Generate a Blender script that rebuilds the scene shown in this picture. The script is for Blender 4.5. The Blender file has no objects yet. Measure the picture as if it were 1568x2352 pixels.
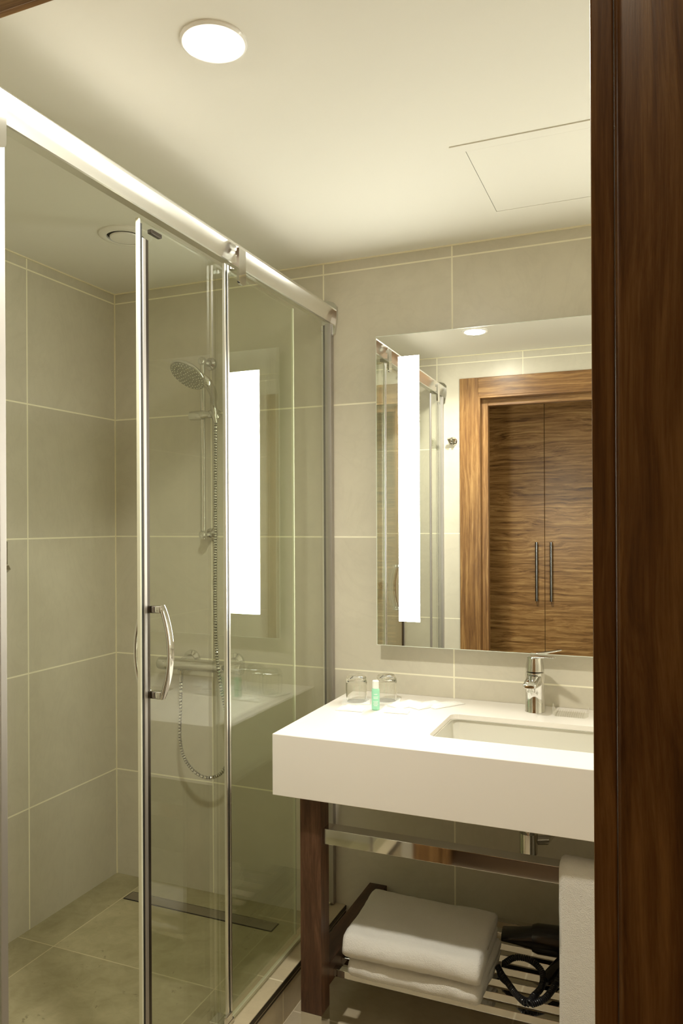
import bpy, bmesh, math, random
from mathutils import Vector, Matrix, noise
random.seed(7)
S = bpy.context.scene
COL = S.collection
PI = math.pi

# ------------------------------------------------------------------ camera
CAM = Vector((1.93973, -2.39701, 1.41328))
YAW, PITCH, ROLL = math.radians(22.44496), math.radians(0.04543), math.radians(-0.28384)
cyw, syw, cp, sp = math.cos(YAW), math.sin(YAW), math.cos(PITCH), math.sin(PITCH)
fwd = Vector((-syw*cp, cyw*cp, sp)); rgt = Vector((cyw, syw, 0)); upv = rgt.cross(fwd)
cr, sr = math.cos(ROLL), math.sin(ROLL)
rgt, upv = cr*rgt + sr*upv, -sr*rgt + cr*upv
cam = bpy.data.cameras.new('camera'); cam_o = bpy.data.objects.new('camera', cam); COL.objects.link(cam_o)
cam_o.matrix_world = Matrix(((rgt.x, upv.x, -fwd.x, CAM.x), (rgt.y, upv.y, -fwd.y, CAM.y), (rgt.z, upv.z, -fwd.z, CAM.z), (0, 0, 0, 1)))
cam.sensor_fit = 'VERTICAL'; cam.sensor_height = 36.0; cam.lens = 1749.95/2352*36
cam.shift_x = -0.75/2352; cam.shift_y = 24.56/2352
cam.clip_start = 0.02
S.camera = cam_o

# ------------------------------------------------------------------ light, exposure
S.view_settings.view_transform = 'Standard'; S.view_settings.look = 'None'
S.view_settings.gamma = 1.0; S.view_settings.use_curve_mapping = False
S.view_settings.exposure = 0.05
S.cycles.use_denoising = True
S.cycles.max_bounces = 14; S.cycles.diffuse_bounces = 6; S.cycles.glossy_bounces = 8
S.cycles.transmission_bounces = 10; S.cycles.transparent_max_bounces = 24
S.cycles.sample_clamp_indirect = 6.0
w = bpy.data.worlds.new('world'); S.world = w; w.use_nodes = True
w.node_tree.nodes['Background'].inputs[0].default_value = (0.9, 0.8, 0.6, 1)
w.node_tree.nodes['Background'].inputs[1].default_value = 0.02
STRIP_E = 36
STRIP_C = (1.0, 0.995, 0.88)
LAMP_E = 260
LAMP_W = 11.0   # watts thrown downwards by the downlight
LAMP_C = (1.0, 0.96, 0.83)
HALL_W = 0.55      # watts of the hall downlights
HALL_C = (1.0, 0.84, 0.62)

# ------------------------------------------------------------------ main dimensions (m)
CZ = 2.306           # ceiling
FW = -1.66           # front wall, bathroom face
FWC = -1.728         # front wall, hall face
RX = 2.34            # right wall
SF = 0.063           # shower floor
ROW0 = 0.467         # first horizontal tile joint
OL, OR_, OT = 1.118, 1.914, 2.073    # door opening (liner), left, right, top
TC, YF, ZB, XL = 0.850, -0.58, 0.686, 0.984   # counter top, front, apron bottom, left

# ------------------------------------------------------------------ node helpers
def new_mat(name):
    m = bpy.data.materials.new(name); m.use_nodes = True
    nt = m.node_tree
    return m, nt, nt.nodes['Principled BSDF']
def nd(nt, t, **kw):
    n = nt.nodes.new(t)
    for k, v in kw.items(): setattr(n, k, v)
    return n
def setin(nt, n, key, v):
    if hasattr(v, 'is_linked') or isinstance(v, bpy.types.NodeSocket): nt.links.new(v, n.inputs[key])
    else: n.inputs[key].default_value = v
def mth(nt, op, a, b=None, c=None, clamp=False):
    n = nd(nt, 'ShaderNodeMath', operation=op, use_clamp=clamp)
    setin(nt, n, 0, a)
    if b is not None: setin(nt, n, 1, b)
    if c is not None: setin(nt, n, 2, c)
    return n.outputs[0]
def mixc(nt, f, a, b):
    n = nd(nt, 'ShaderNodeMix', data_type='RGBA')
    setin(nt, n, 0, f)
    for i, v in ((6, a), (7, b)):
        if isinstance(v, bpy.types.NodeSocket): nt.links.new(v, n.inputs[i])
        else: n.inputs[i].default_value = (*v, 1)
    return n.outputs[2]
def ramp(nt, f, stops):
    n = nd(nt, 'ShaderNodeValToRGB'); nt.links.new(f, n.inputs[0])
    e = n.color_ramp.elements
    while len(e) < len(stops): e.new(0.5)
    for i, (p, c) in enumerate(stops): e[i].position = p; e[i].color = (*c, 1)
    return n.outputs[0]
def noi(nt, vec, scale, detail=4, rough=0.55, dist=0.0):
    n = nd(nt, 'ShaderNodeTexNoise')
    nt.links.new(vec, n.inputs['Vector'])
    n.inputs['Scale'].default_value = scale; n.inputs['Detail'].default_value = detail
    n.inputs['Roughness'].default_value = rough; n.inputs['Distortion'].default_value = dist
    return n.outputs[0]
def objco(nt, scale=(1, 1, 1), loc=(0, 0, 0)):
    tc = nd(nt, 'ShaderNodeTexCoord'); mp = nd(nt, 'ShaderNodeMapping')
    nt.links.new(tc.outputs['Object'], mp.inputs[0]); mp.inputs['Scale'].default_value = scale
    mp.inputs['Location'].default_value = loc
    return mp.outputs[0]
def bump(nt, h, strength, dist=0.002):
    b = nd(nt, 'ShaderNodeBump'); nt.links.new(h, b.inputs['Height'])
    b.inputs['Strength'].default_value = strength; b.inputs['Distance'].default_value = dist
    return b.outputs[0]
def simple(name, col, rough=0.5, metal=0.0, spec=0.5, **kw):
    m, nt, b = new_mat(name)
    b.inputs['Base Color'].default_value = (*col, 1); b.inputs['Roughness'].default_value = rough
    b.inputs['Metallic'].default_value = metal; b.inputs['Specular IOR Level'].default_value = spec
    for k, v in kw.items(): b.inputs[k].default_value = v
    return m

def tile_mat(name, ua, u0, su, va, v0, sv, c1, c2, grout, gw=0.0050, rough=0.34, mottle=1.0, var=0.018, spec=0.5, spots=0.0):
    """stone tile on a grid: u/v axes are 0,1,2 = x,y,z of the object's own space"""
    m, nt, b = new_mat(name)
    co = objco(nt)
    sep = nd(nt, 'ShaderNodeSeparateXYZ'); nt.links.new(co, sep.inputs[0])
    U, V = sep.outputs[ua], sep.outputs[va]
    uu = mth(nt, 'DIVIDE', mth(nt, 'SUBTRACT', U, u0), su)
    vv = mth(nt, 'DIVIDE', mth(nt, 'SUBTRACT', V, v0), sv)
    def dist(t, s):
        fr = mth(nt, 'FRACT', t)
        return mth(nt, 'MULTIPLY', mth(nt, 'MINIMUM', fr, mth(nt, 'SUBTRACT', 1.0, fr)), s)
    d = mth(nt, 'MINIMUM', dist(uu, su), dist(vv, sv))
    g = mth(nt, 'LESS_THAN', d, gw/2)
    # one random value per tile
    cb = nd(nt, 'ShaderNodeCombineXYZ')
    nt.links.new(mth(nt, 'FLOOR', uu), cb.inputs[0]); nt.links.new(mth(nt, 'FLOOR', vv), cb.inputs[1])
    wn = nd(nt, 'ShaderNodeTexWhiteNoise', noise_dimensions='3D'); nt.links.new(cb.outputs[0], wn.inputs[0])
    off = nd(nt, 'ShaderNodeVectorMath', operation='MULTIPLY_ADD')
    nt.links.new(wn.outputs['Color'], off.inputs[0]); off.inputs[1].default_value = (9, 9, 9)
    nt.links.new(co, off.inputs[2])
    v3 = off.outputs[0]
    n1 = noi(nt, v3, 2.2*mottle, 6, 0.6, 0.6)
    n2 = noi(nt, v3, 9.0*mottle, 5, 0.65, 1.2)
    f = mth(nt, 'ADD', mth(nt, 'MULTIPLY', n1, 0.65), mth(nt, 'MULTIPLY', n2, 0.35))
    f = mth(nt, 'ADD', mth(nt, 'MULTIPLY', mth(nt, 'SUBTRACT', f, 0.5), 2.4), 0.5, clamp=True)
    base = mixc(nt, f, c1, c2)
    vm_ = nd(nt, 'ShaderNodeMapping'); nt.links.new(v3, vm_.inputs[0]); vm_.inputs['Rotation'].default_value = (0.4, 0.5, 0.6); vm_.inputs['Scale'].default_value = (1, 2.2, 1)
    n4 = noi(nt, vm_.outputs[0], 3.2*mottle, 8, 0.62, 2.2)
    vein = mth(nt, 'SUBTRACT', 1.0, mth(nt, 'MULTIPLY', mth(nt, 'ABSOLUTE', mth(nt, 'SUBTRACT', n4, 0.5)), 22.0), clamp=True)
    base = mixc(nt, mth(nt, 'MULTIPLY', vein, 0.07), base, tuple(x*0.62 for x in c1))
    if spots:
        n3 = noi(nt, v3, 38, 6, 0.75, 0.5)
        sm = mth(nt, 'MULTIPLY', mth(nt, 'LESS_THAN', n3, 0.36), mth(nt, 'GREATER_THAN', n1, 0.5))
        base = mixc(nt, mth(nt, 'MULTIPLY', sm, spots), base, tuple(x*0.45 for x in c1))
    hv = nd(nt, 'ShaderNodeHueSaturation'); nt.links.new(base, hv.inputs['Color'])
    nt.links.new(mth(nt, 'ADD', mth(nt, 'MULTIPLY', wn.outputs['Value'], 2*var), 1.0-var), hv.inputs['Value'])
    nt.links.new(mixc(nt, g, hv.outputs[0], grout), b.inputs['Base Color'])
    b.inputs['Specular IOR Level'].default_value = spec
    nt.links.new(mth(nt, 'ADD', mth(nt, 'MULTIPLY', g, 0.4), mth(nt, 'ADD', mth(nt, 'MULTIPLY', n2, 0.08), rough-0.04)), b.inputs['Roughness'])
    nt.links.new(bump(nt, mth(nt, 'SUBTRACT', mth(nt, 'MULTIPLY', n2, 0.12), g), 0.35, 0.0008), b.inputs['Normal'])
    return m

def wood_mat(name, axis, dark, mid, light, scale=1.0, rough=0.35, stretch=14.0, warpa=2.5, loc=(0, 0, 0)):
    """walnut with grain running along axis (0,1,2)"""
    m, nt, b = new_mat(name)
    s = [stretch, stretch, stretch]; s[axis] = 1.0
    co = objco(nt, tuple(x*scale for x in s), loc)
    s2 = [1.0]*3; s2[axis] = 0.28
    co2 = objco(nt, tuple(x*scale for x in s2), loc)
    warp = noi(nt, co2, 3.0, 3, 0.5)
    add = nd(nt, 'ShaderNodeVectorMath', operation='MULTIPLY_ADD')
    cbw = nd(nt, 'ShaderNodeCombineXYZ')
    for i in range(3):
        if i != axis: nt.links.new(warp, cbw.inputs[i])
    nt.links.new(cbw.outputs[0], add.inputs[0]); add.inputs[1].default_value = (warpa,)*3
    nt.links.new(co, add.inputs[2])
    g1 = noi(nt, add.outputs[0], 1.7, 5, 0.6, 0.3)
    g2 = noi(nt, add.outputs[0], 9.0, 4, 0.7, 0.0)
    f = mth(nt, 'ADD', mth(nt, 'MULTIPLY', g1, 0.72), mth(nt, 'MULTIPLY', g2, 0.28))
    c = ramp(nt, f, [(0.34, dark), (0.5, mid), (0.66, light)])
    nt.links.new(c, b.inputs['Base Color'])
    nt.links.new(mth(nt, 'ADD', mth(nt, 'MULTIPLY', g2, 0.12), rough-0.06), b.inputs['Roughness'])
    nt.links.new(bump(nt, g2, 0.18, 0.0006), b.inputs['Normal'])
    b.inputs['Specular IOR Level'].default_value = 0.42
    return m

# ------------------------------------------------------------------ materials
T1, T2 = (0.595, 0.555, 0.455), (0.69, 0.65, 0.54)
GR = (0.95, 0.91, 0.74)
M = {}
M['tile_back'] = tile_mat('beige_stone_tile_back', 0, 0.435-0.451, 0.4508, 2, ROW0-0.45, 0.45, T1, T2, GR)
M['tile_left'] = tile_mat('beige_stone_tile_left', 1, 0.004, 0.45, 2, ROW0-0.45, 0.45, T1, T2, GR)
M['tile_right'] = tile_mat('beige_stone_tile_right', 1, 0.0, 0.45, 2, ROW0-0.45, 0.45, T1, T2, GR)
M['tile_front'] = tile_mat('beige_stone_tile_front', 0, 0.435-0.451, 0.4508, 2, ROW0-0.45, 0.45, T1, T2, GR)
F1, F2 = (0.27, 0.235, 0.125), (0.52, 0.465, 0.30)
M['tile_shower'] = tile_mat('shower_floor_tile', 0, 0.148, 0.6, 1, -0.495, 0.6, F1, F2, (0.58, 0.52, 0.34), rough=0.42, mottle=1.5, var=0.13, spots=0.5, gw=0.0036)
M['tile_floor'] = tile_mat('floor_tile', 0, 0.957, 0.6, 1, -0.41, 0.6, (0.42, 0.35, 0.24), (0.54, 0.46, 0.33), (0.60, 0.52, 0.38), rough=0.25, mottle=1.2, var=0.1, spots=0.3)
M['tile_curb'] = tile_mat('curb_tile', 0, -5.0, 20.0, 1, -0.47, 0.6, (0.50, 0.42, 0.28), (0.62, 0.53, 0.37), (0.80, 0.72, 0.54), rough=0.3, mottle=2.0, var=0.05, spots=0.3)
M['paint'] = simple('ceiling_paint', (0.82, 0.80, 0.73), 0.75, spec=0.3)
M['hall_paint'] = simple('hall_wall_paint', (0.20, 0.17, 0.13), 0.8, spec=0.2)
M['frame_wood'] = wood_mat('door_frame_walnut', 2, (0.115, 0.050, 0.017), (0.25, 0.127, 0.043), (0.44, 0.26, 0.10), scale=1.6, stretch=26)
M['head_wood'] = wood_mat('door_head_walnut', 0, (0.115, 0.050, 0.017), (0.25, 0.127, 0.043), (0.44, 0.26, 0.10), scale=1.6, stretch=26, loc=(3, 1, 2))
M['ward_wood'] = wood_mat('wardrobe_walnut', 0, (0.13, 0.055, 0.016), (0.42, 0.22, 0.072), (0.70, 0.43, 0.17), scale=1.6, stretch=24, rough=0.3, warpa=5, loc=(1, 0, 4))
M['leg_wood'] = wood_mat('vanity_walnut', 2, (0.035, 0.015, 0.008), (0.085, 0.038, 0.02), (0.17, 0.085, 0.048), scale=1.6, stretch=12, rough=0.35)
M['rail_wood'] = wood_mat('vanity_rail_walnut', 1, (0.03, 0.013, 0.007), (0.07, 0.03, 0.016), (0.13, 0.065, 0.036), scale=1.6, stretch=12, rough=0.35)
M['solid'] = simple('white_solid_surface', (0.89, 0.845, 0.80), 0.28, spec=0.5)
M['ceramic'] = simple('white_ceramic', (0.72, 0.70, 0.63), 0.08, spec=0.6)
M['mark'] = simple('grey_mark', (0.32, 0.30, 0.27), 0.4)
M['chrome'] = simple('chrome', (0.68, 0.67, 0.64), 0.05, 1.0)
M['brushed'] = simple('brushed_steel', (0.45, 0.42, 0.37), 0.32, 1.0)
M['darkmetal'] = simple('dark_bronze_profile', (0.10, 0.085, 0.07), 0.35, 1.0)
M['alu'] = simple('satin_aluminium', (0.90, 0.895, 0.87), 0.28, 1.0)
M['alu_d'] = simple('satin_aluminium_profile', (0.50, 0.475, 0.455), 0.5, 1.0)
M['gasket'] = simple('black_gasket', (0.02, 0.02, 0.018), 0.4)
M['seal'] = simple('clear_seal', (0.78, 0.78, 0.62), 0.25, spec=0.6)
M['mirror'] = simple('silvered_glass', (0.93, 0.94, 0.91), 0.0, 1.0)
M['mirror_edge'] = simple('polished_glass_edge', (0.90, 0.95, 0.88), 0.15, spec=0.8)
M['backing'] = simple('grey_backing', (0.35, 0.35, 0.33), 0.6)
M['white_pl'] = simple('white_plastic', (0.84, 0.82, 0.76), 0.35)
M['dark_gap'] = simple('dark_slot', (0.03, 0.025, 0.02), 0.7)
M['black_pl'] = simple('black_plastic', (0.012, 0.012, 0.014), 0.22, spec=0.6)
M['black_soft'] = simple('black_cord', (0.012, 0.012, 0.014), 0.3)
M['handle_m'] = simple('steel_handle', (0.55, 0.57, 0.60), 0.22, 1.0)
M['paper'] = simple('white_paper', (0.90, 0.89, 0.86), 0.6)
M['cap'] = simple('white_cap', (0.88, 0.90, 0.86), 0.3)

def glass_mat(name, tint, ior=1.5, rough=0.0):
    # thin polished glass: fresnel mix of see-through and mirror reflection, same index on both faces
    m = bpy.data.materials.new(name); m.use_nodes = True; nt = m.node_tree; nt.nodes.clear()
    out = nd(nt, 'ShaderNodeOutputMaterial'); mx = nd(nt, 'ShaderNodeMixShader')
    tr = nd(nt, 'ShaderNodeBsdfTransparent'); gl = nd(nt, 'ShaderNodeBsdfGlossy'); fr = nd(nt, 'ShaderNodeFresnel')
    ge = nd(nt, 'ShaderNodeNewGeometry')
    tr.inputs[0].default_value = (*tint, 1); gl.inputs[0].default_value = (1, 1, 1, 1); gl.inputs['Roughness'].default_value = rough
    i = mth(nt, 'ADD', mth(nt, 'MULTIPLY', ge.outputs['Backfacing'], 1/ior-ior), ior)
    nt.links.new(i, fr.inputs[0]); nt.links.new(fr.outputs[0], mx.inputs[0])
    nt.links.new(tr.outputs[0], mx.inputs[1]); nt.links.new(gl.outputs[0], mx.inputs[2]); nt.links.new(mx.outputs[0], out.inputs[0])
    return m
M['pane'] = glass_mat('shower_glass', (0.955, 0.972, 0.935))
m = bpy.data.materials.new('tumbler_glass'); m.use_nodes = True; nt = m.node_tree; nt.nodes.clear(); M['glass'] = m
out = nd(nt, 'ShaderNodeOutputMaterial'); gb = nd(nt, 'ShaderNodeBsdfGlass'); gb.inputs['IOR'].default_value = 1.5; gb.inputs['Color'].default_value = (1, 1, 0.99, 1); gb.inputs['Roughness'].default_value = 0.0
nt.links.new(gb.outputs[0], out.inputs[0])
M['clear_pl'] = glass_mat('clear_plastic', (0.97, 0.97, 0.96), 1.45, 0.08)
m, nt, b = new_mat('green_gel'); M['gel'] = m
b.inputs['Base Color'].default_value = (0.38, 0.78, 0.56, 1); b.inputs['Roughness'].default_value = 0.12
b.inputs['Subsurface Weight'].default_value = 0.4; b.inputs['Subsurface Radius'].default_value = (0.005, 0.02, 0.01)
def emit(name, col, e):
    m = bpy.data.materials.new(name); m.use_nodes = True; nt = m.node_tree; nt.nodes.clear()
    out = nd(nt, 'ShaderNodeOutputMaterial'); em = nd(nt, 'ShaderNodeEmission')
    em.inputs[0].default_value = (*col, 1); em.inputs[1].default_value = e
    nt.links.new(em.outputs[0], out.inputs[0]); return m
M['strip'] = emit('lit_frosted_glass', STRIP_C, STRIP_E)
M['lamp'] = emit('lit_lamp_lens', LAMP_C, LAMP_E)
m, nt, b = new_mat('terry_cloth'); M['towel'] = m
co = objco(nt); n1 = noi(nt, co, 420, 3, 0.7); n2 = noi(nt, co, 60, 4, 0.6)
b.inputs['Base Color'].default_value = (0.91, 0.88, 0.83, 1); b.inputs['Roughness'].default_value = 0.95
b.inputs['Specular IOR Level'].default_value = 0.1; b.inputs['Sheen Weight'].default_value = 0.3
nt.links.new(bump(nt, mth(nt, 'ADD', n1, mth(nt, 'MULTIPLY', n2, 0.8)), 1.0, 0.0035), b.inputs['Normal'])

# ------------------------------------------------------------------ mesh helpers
class MB:
    def __init__(s): s.bm = bmesh.new()
    def box(s, x0, x1, y0, y1, z0, z1, bev=0.0, seg=2):
        r = bmesh.ops.create_cube(s.bm, size=1.0); vs = r['verts']
        for v in vs:
            v.co = Vector(((x0+x1)/2+v.co.x*(x1-x0), (y0+y1)/2+v.co.y*(y1-y0), (z0+z1)/2+v.co.z*(z1-z0)))
        if bev > 0:
            es = list({e for v in vs for e in v.link_edges})
            bmesh.ops.bevel(s.bm, geom=es, offset=bev, segments=seg, profile=0.5, affect='EDGES')
        return s
    def rings(s, rings, cap0=True, cap1=True, close=True):
        R = [[s.bm.verts.new(p) for p in r] for r in rings]
        n = len(R[0])
        for a, b_ in zip(R, R[1:]):
            for i in range(n if close else n-1):
                j = (i+1) % n
                s.bm.faces.new((a[i], a[j], b_[j], b_[i]))
        if cap0: s.bm.faces.new(R[0][::-1])
        if cap1: s.bm.faces.new(R[-1])
        return s
    def tube(s, pts, rad, n=12, caps=True):
        pts = [Vector(p) for p in pts]
        rad = rad if isinstance(rad, (list, tuple)) else [rad]*len(pts)
        ring = []; prev = None
        for i, p in enumerate(pts):
            t = (pts[min(i+1, len(pts)-1)]-pts[max(i-1, 0)]).normalized()
            if prev is None:
                a = Vector((0, 0, 1)) if abs(t.z) < 0.9 else Vector((1, 0, 0))
                u = t.cross(a).normalized()
            else:
                u = (prev-t*prev.dot(t)).normalized()
            v = t.cross(u); prev = u
            ring.append([p+(u*math.cos(2*PI*k/n)+v*math.sin(2*PI*k/n))*rad[i] for k in range(n)])
        return s.rings(ring, caps, caps)
    def lathe(s, prof, c, axis=(0, 0, 1), n=32, caps=True):
        """prof: (r, h) pairs along axis from c"""
        ax = Vector(axis).normalized(); a = Vector((0, 0, 1)) if abs(ax.z) < 0.9 else Vector((1, 0, 0))
        u = ax.cross(a).normalized(); v = ax.cross(u); c = Vector(c)
        R = [[c+ax*h+(u*math.cos(2*PI*k/n)+v*math.sin(2*PI*k/n))*max(r, 1e-5) for k in range(n)] for r, h in prof]
        return s.rings(R, caps, caps)
    def prism(s, poly, axis, a0, a1):
        """poly of 2D points, extruded along axis from a0 to a1"""
        def P(p, a):
            q = list(p); q.insert(axis, a); return Vector(q)
        return s.rings([[P(p, a0) for p in poly], [P(p, a1) for p in poly]])
    def build(s, name, mat, parent=None, smooth=False, loc=None, sharp=0.6):
        bmesh.ops.remove_doubles(s.bm, verts=s.bm.verts, dist=1e-6)
        bmesh.ops.recalc_face_normals(s.bm, faces=s.bm.faces)
        if parent is not None and not parent.get('keep'):
            bmesh.ops.translate(s.bm, verts=s.bm.verts, vec=-world_loc(parent))
        me = bpy.data.meshes.new(name); s.bm.to_mesh(me); s.bm.free()
        o = bpy.data.objects.new(name, me); COL.objects.link(o)
        mats = mat if isinstance(mat, list) else [mat]
        for mm in mats: me.materials.append(mm)
        if smooth:
            for p in me.polygons: p.use_smooth = True
            me.set_sharp_from_angle(angle=sharp)
        if parent is not None: o.parent = parent
        return o
def world_loc(o):
    v = Vector(o.location)
    while o.parent is not None:
        o = o.parent; v += Vector(o.location)
    return v
def thing(name, label, cat, loc=(0, 0, 0), group=None):
    o = bpy.data.objects.new(name, None); COL.objects.link(o); o.location = loc
    o.empty_display_size = 0.05
    o['label'] = label; o['category'] = cat
    if group: o['group'] = group
    return o
def tag(o, label, cat, group=None):
    o['label'] = label; o['category'] = cat
    if group: o['group'] = group
    return o
def struct(o): o['kind'] = 'structure'; return o
def recenter(o):
    """move a top-level mesh's origin to the middle of its base"""
    xs = [v.co for v in o.data.vertices]
    c = Vector(((min(v.x for v in xs)+max(v.x for v in xs))/2, (min(v.y for v in xs)+max(v.y for v in xs))/2, min(v.z for v in xs)))
    for v in o.data.vertices: v.co -= c
    o.location = c
    return o

# ================================================================== setting
struct(MB().box(-0.08, RX+0.08, 0, 0.1, -0.05, CZ+0.05).build('wall_back', M['tile_back']))
struct(MB().box(-0.1, 0, FWC, 0, -0.05, CZ+0.05).build('wall_left', M['tile_left']))
struct(MB().box(RX, RX+0.1, FWC, 0, -0.05, CZ+0.05).build('wall_right', M['tile_right']))
fw = MB()
fw.box(0, OL-0.012, FW-0.034, FW, -0.05, CZ+0.02); fw.box(OR_+0.012, RX, FW-0.034, FW, -0.05, CZ+0.02); fw.box(OL-0.012, OR_+0.012, FW-0.034, FW, OT+0.012, CZ+0.02)
struct(fw.build('wall_front', M['tile_front']))
fh = MB()
fh.box(-0.6, OL-0.012, FWC, FW-0.034, -0.05, CZ+0.02); fh.box(OR_+0.012, 2.7, FWC, FW-0.034, -0.05, CZ+0.02); fh.box(OL-0.012, OR_+0.012, FWC, FW-0.034, OT+0.012, CZ+0.02)
struct(fh.build('wall_hall_side', M['hall_paint']))
HB = -2.80
struct(MB().box(-0.6, 2.7, HB-0.1, HB, -0.05, CZ+0.02).build('wall_hall_back', M['hall_paint']))
struct(MB().box(-0.7, -0.6, HB-0.1, FWC, -0.05, CZ+0.02).build('wall_hall_left', M['hall_paint']))
struct(MB().box(2.7, 2.8, HB-0.1, FWC, -0.05, CZ+0.02).build('wall_hall_right', M['hall_paint']))
struct(MB().box(-0.7, 2.8, HB-0.1, 0.1, CZ, CZ+0.1).build('ceiling', M['paint']))
struct(MB().box(0.90, RX+0.05, FWC, 0.05, -0.08, 0.0).build('floor', M['tile_floor']))
struct(MB().box(-0.7, 2.8, HB-0.1, FWC, -0.08, -0.002).build('floor_hall', wood_mat('hall_floor_wood', 0, (0.03, 0.015, 0.008), (0.06, 0.035, 0.018), (0.1, 0.06, 0.03), 1.0)))
struct(MB().box(-0.02, 0.875, FW, 0.02, -0.08, SF).build('floor_shower', M['tile_shower']))
# raised sill the screen stands on
o = struct(MB().box(0.874, 0.957, FW, 0.0, -0.05, 0.118, 0.0015).build('trim_1', M['tile_curb']))
tr = MB().box(0.9568, 0.9590, FW, 0, 0.103, 0.1155).box(0.9568, 0.9585, FW, 0, 0.092, 0.097)
tr.build('edge_strip', M['darkmetal'], o)
# thin cream joint under the ceiling
jm = simple('ceiling_joint', (0.88, 0.82, 0.62), 0.7)
j = MB().box(0, RX, -0.004, 0, CZ-0.004, CZ).box(0, 0.004, FW, -0.004, CZ-0.004, CZ).box(0.004, RX-0.004, FW, FW+0.004, CZ-0.004, CZ).box(RX-0.004, RX, FW, -0.004, CZ-0.004, CZ)
struct(j.build('trim_2', jm))
# corner joint of the shower
struct(MB().box(0, 0.0035, -0.0035, 0, SF, CZ-0.004).build('trim_3', jm))

# ---- door frame
dr = bpy.data.objects.new('door_1', None); COL.objects.link(dr); struct(dr)
dr.location = ((OL+OR_)/2, (FW+FWC)/2, 0)
SO, SH = 1.150, 2.038          # stop: inner faces
STR = 1.891
CW = 0.098
fr = MB()
fr.box(OL-0.012, OL, FWC-0.012, FW+0.012, 0, OT+0.012, 0.0015); fr.box(OR_, OR_+0.012, FWC-0.012, FW+0.012, 0, OT+0.012, 0.0015)
fr.build('jamb_liner', M['frame_wood'], dr)
hm = MB().box(OL, OR_, FWC-0.012, FW+0.012, OT, OT+0.012, 0.0015); hm.build('head_liner', M['head_wood'], dr)
st = MB().box(OL, SO, FWC-0.014, FW-0.036, 0, OT, 0.0015).box(STR, OR_-0.005, FWC-0.014, FW-0.036, 0, OT, 0.0015)
st.build('door_stop', M['frame_wood'], dr)
MB().box(SO, STR, FWC-0.014, FW-0.036, SH, OT, 0.0015).build('head_stop', M['head_wood'], dr)
# bathroom side casing
cb = MB().box(OL-0.010-CW, OL-0.010, FW, FW+0.014, 0, OT+0.010+CW, 0.002).box(OR_+0.010, OR_+0.010+CW, FW, FW+0.014, 0, OT+0.010+CW, 0.002)
cb.build('casing', M['frame_wood'], dr)
MB().box(OL-0.010, OR_+0.010, FW, FW+0.0138, OT+0.010, OT+0.010+CW, 0.002).build('head_casing', M['head_wood'], dr)
# hall side casing with rounded inner edge
for (a0, a1) in ((SO-0.018-CW, SO-0.018), (STR+0.019, STR+0.019+0.115)):
    MB().box(a0, a1, FWC-0.024, FWC, 0, SH+0.018+0.10, 0.007, 4).build('casing', M['frame_wood'], dr, smooth=True)
MB().box(SO-0.018, STR+0.019, FWC-0.0235, FWC, SH+0.018, SH+0.018+0.10, 0.006, 4).build('head_casing', M['head_wood'], dr, smooth=True)

# ================================================================== hall wardrobe (seen in the mirror)
WY = -2.62
wd = thing('wardrobe', 'built-in walnut wardrobe with two tall doors reflected through the doorway in the mirror', 'wardrobe', (1.33, HB+0.07, 0))
SEAM = 1.331
MB().box(0.62, 2.45, HB, WY-0.02, 0, 2.30).build('body', M['ward_wood'], wd)
for x0, x1, lab in ((0.72, SEAM-0.0015, 0), (SEAM+0.0015, 2.0, 1)):
    d_ = MB().box(x0, x1, WY-0.02, WY, 0.06, 2.21, 0.001).build('door', M['ward_wood'], wd)
    hx = SEAM-0.047 if lab == 0 else SEAM+0.042
    h = MB().tube([(hx, WY+0.03, 0.935), (hx, WY+0.03, 1.305)], 0.0095, 12)
    h.tube([(hx, WY, 0.975), (hx, WY+0.03, 0.975)], 0.004, 8).tube([(hx, WY, 1.265), (hx, WY+0.03, 1.265)], 0.004, 8)
    h.build('handle', M['handle_m'], d_, smooth=True)
# hall downlights (recessed lamps of the hall)
for k, (lx, ly, pw) in enumerate(((1.80, -2.12, 1.0), (0.55, -2.30, 1.2))):
    t = thing('hall_downlight', 'round recessed hall downlight ' + ('above the doorway' if k == 0 else 'further along the hall'), 'ceiling light', (lx, ly, CZ))
    MB().lathe([(0.050, 0), (0.050, -0.004), (0.040, -0.006), (0.038, -0.001)], (lx, ly, CZ), n=32).build('rim', M['white_pl'], t, smooth=True)
    L = bpy.data.lights.new('hall_lamp', 'SPOT'); L.energy = HALL_W*pw*6; L.color = HALL_C; L.shadow_soft_size = 0.035
    L.spot_size = math.radians(160); L.spot_blend = 0.9
    lo = bpy.data.objects.new('hall_lamp', L); COL.objects.link(lo); lo.parent = t; lo.location = (0, 0, -0.02)

# ================================================================== ceiling fittings
LX, LY = 1.187, -1.184
t = thing('ceiling_downlight', 'round glass-rimmed recessed downlight glowing on the bathroom ceiling', 'ceiling light', (LX, LY, CZ))
MB().lathe([(0.062, 0.0), (0.062, -0.003), (0.058, -0.006), (0.049, -0.006), (0.046, -0.001), (0.046, 0.0)], (LX, LY, CZ), n=48).build('rim', simple('lamp_rim', (0.92, 0.91, 0.88), 0.12, spec=0.8), t, smooth=True)
MB().lathe([(0.0455, 0), (0.0455, -0.0062), (0.043, -0.0078), (0.03, -0.009), (0.0001, -0.0095)], (LX, LY, CZ), n=48).build('lens', M['lamp'], t, smooth=True)

L = bpy.data.lights.new('downlight_beam', 'AREA'); L.shape = 'DISK'; L.size = 0.084; L.energy = LAMP_W; L.color = LAMP_C; L.spread = math.radians(140)
lo = bpy.data.objects.new('downlight_beam', L); COL.objects.link(lo); lo.parent = t; lo.location = (0, 0, -0.0102)

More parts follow.
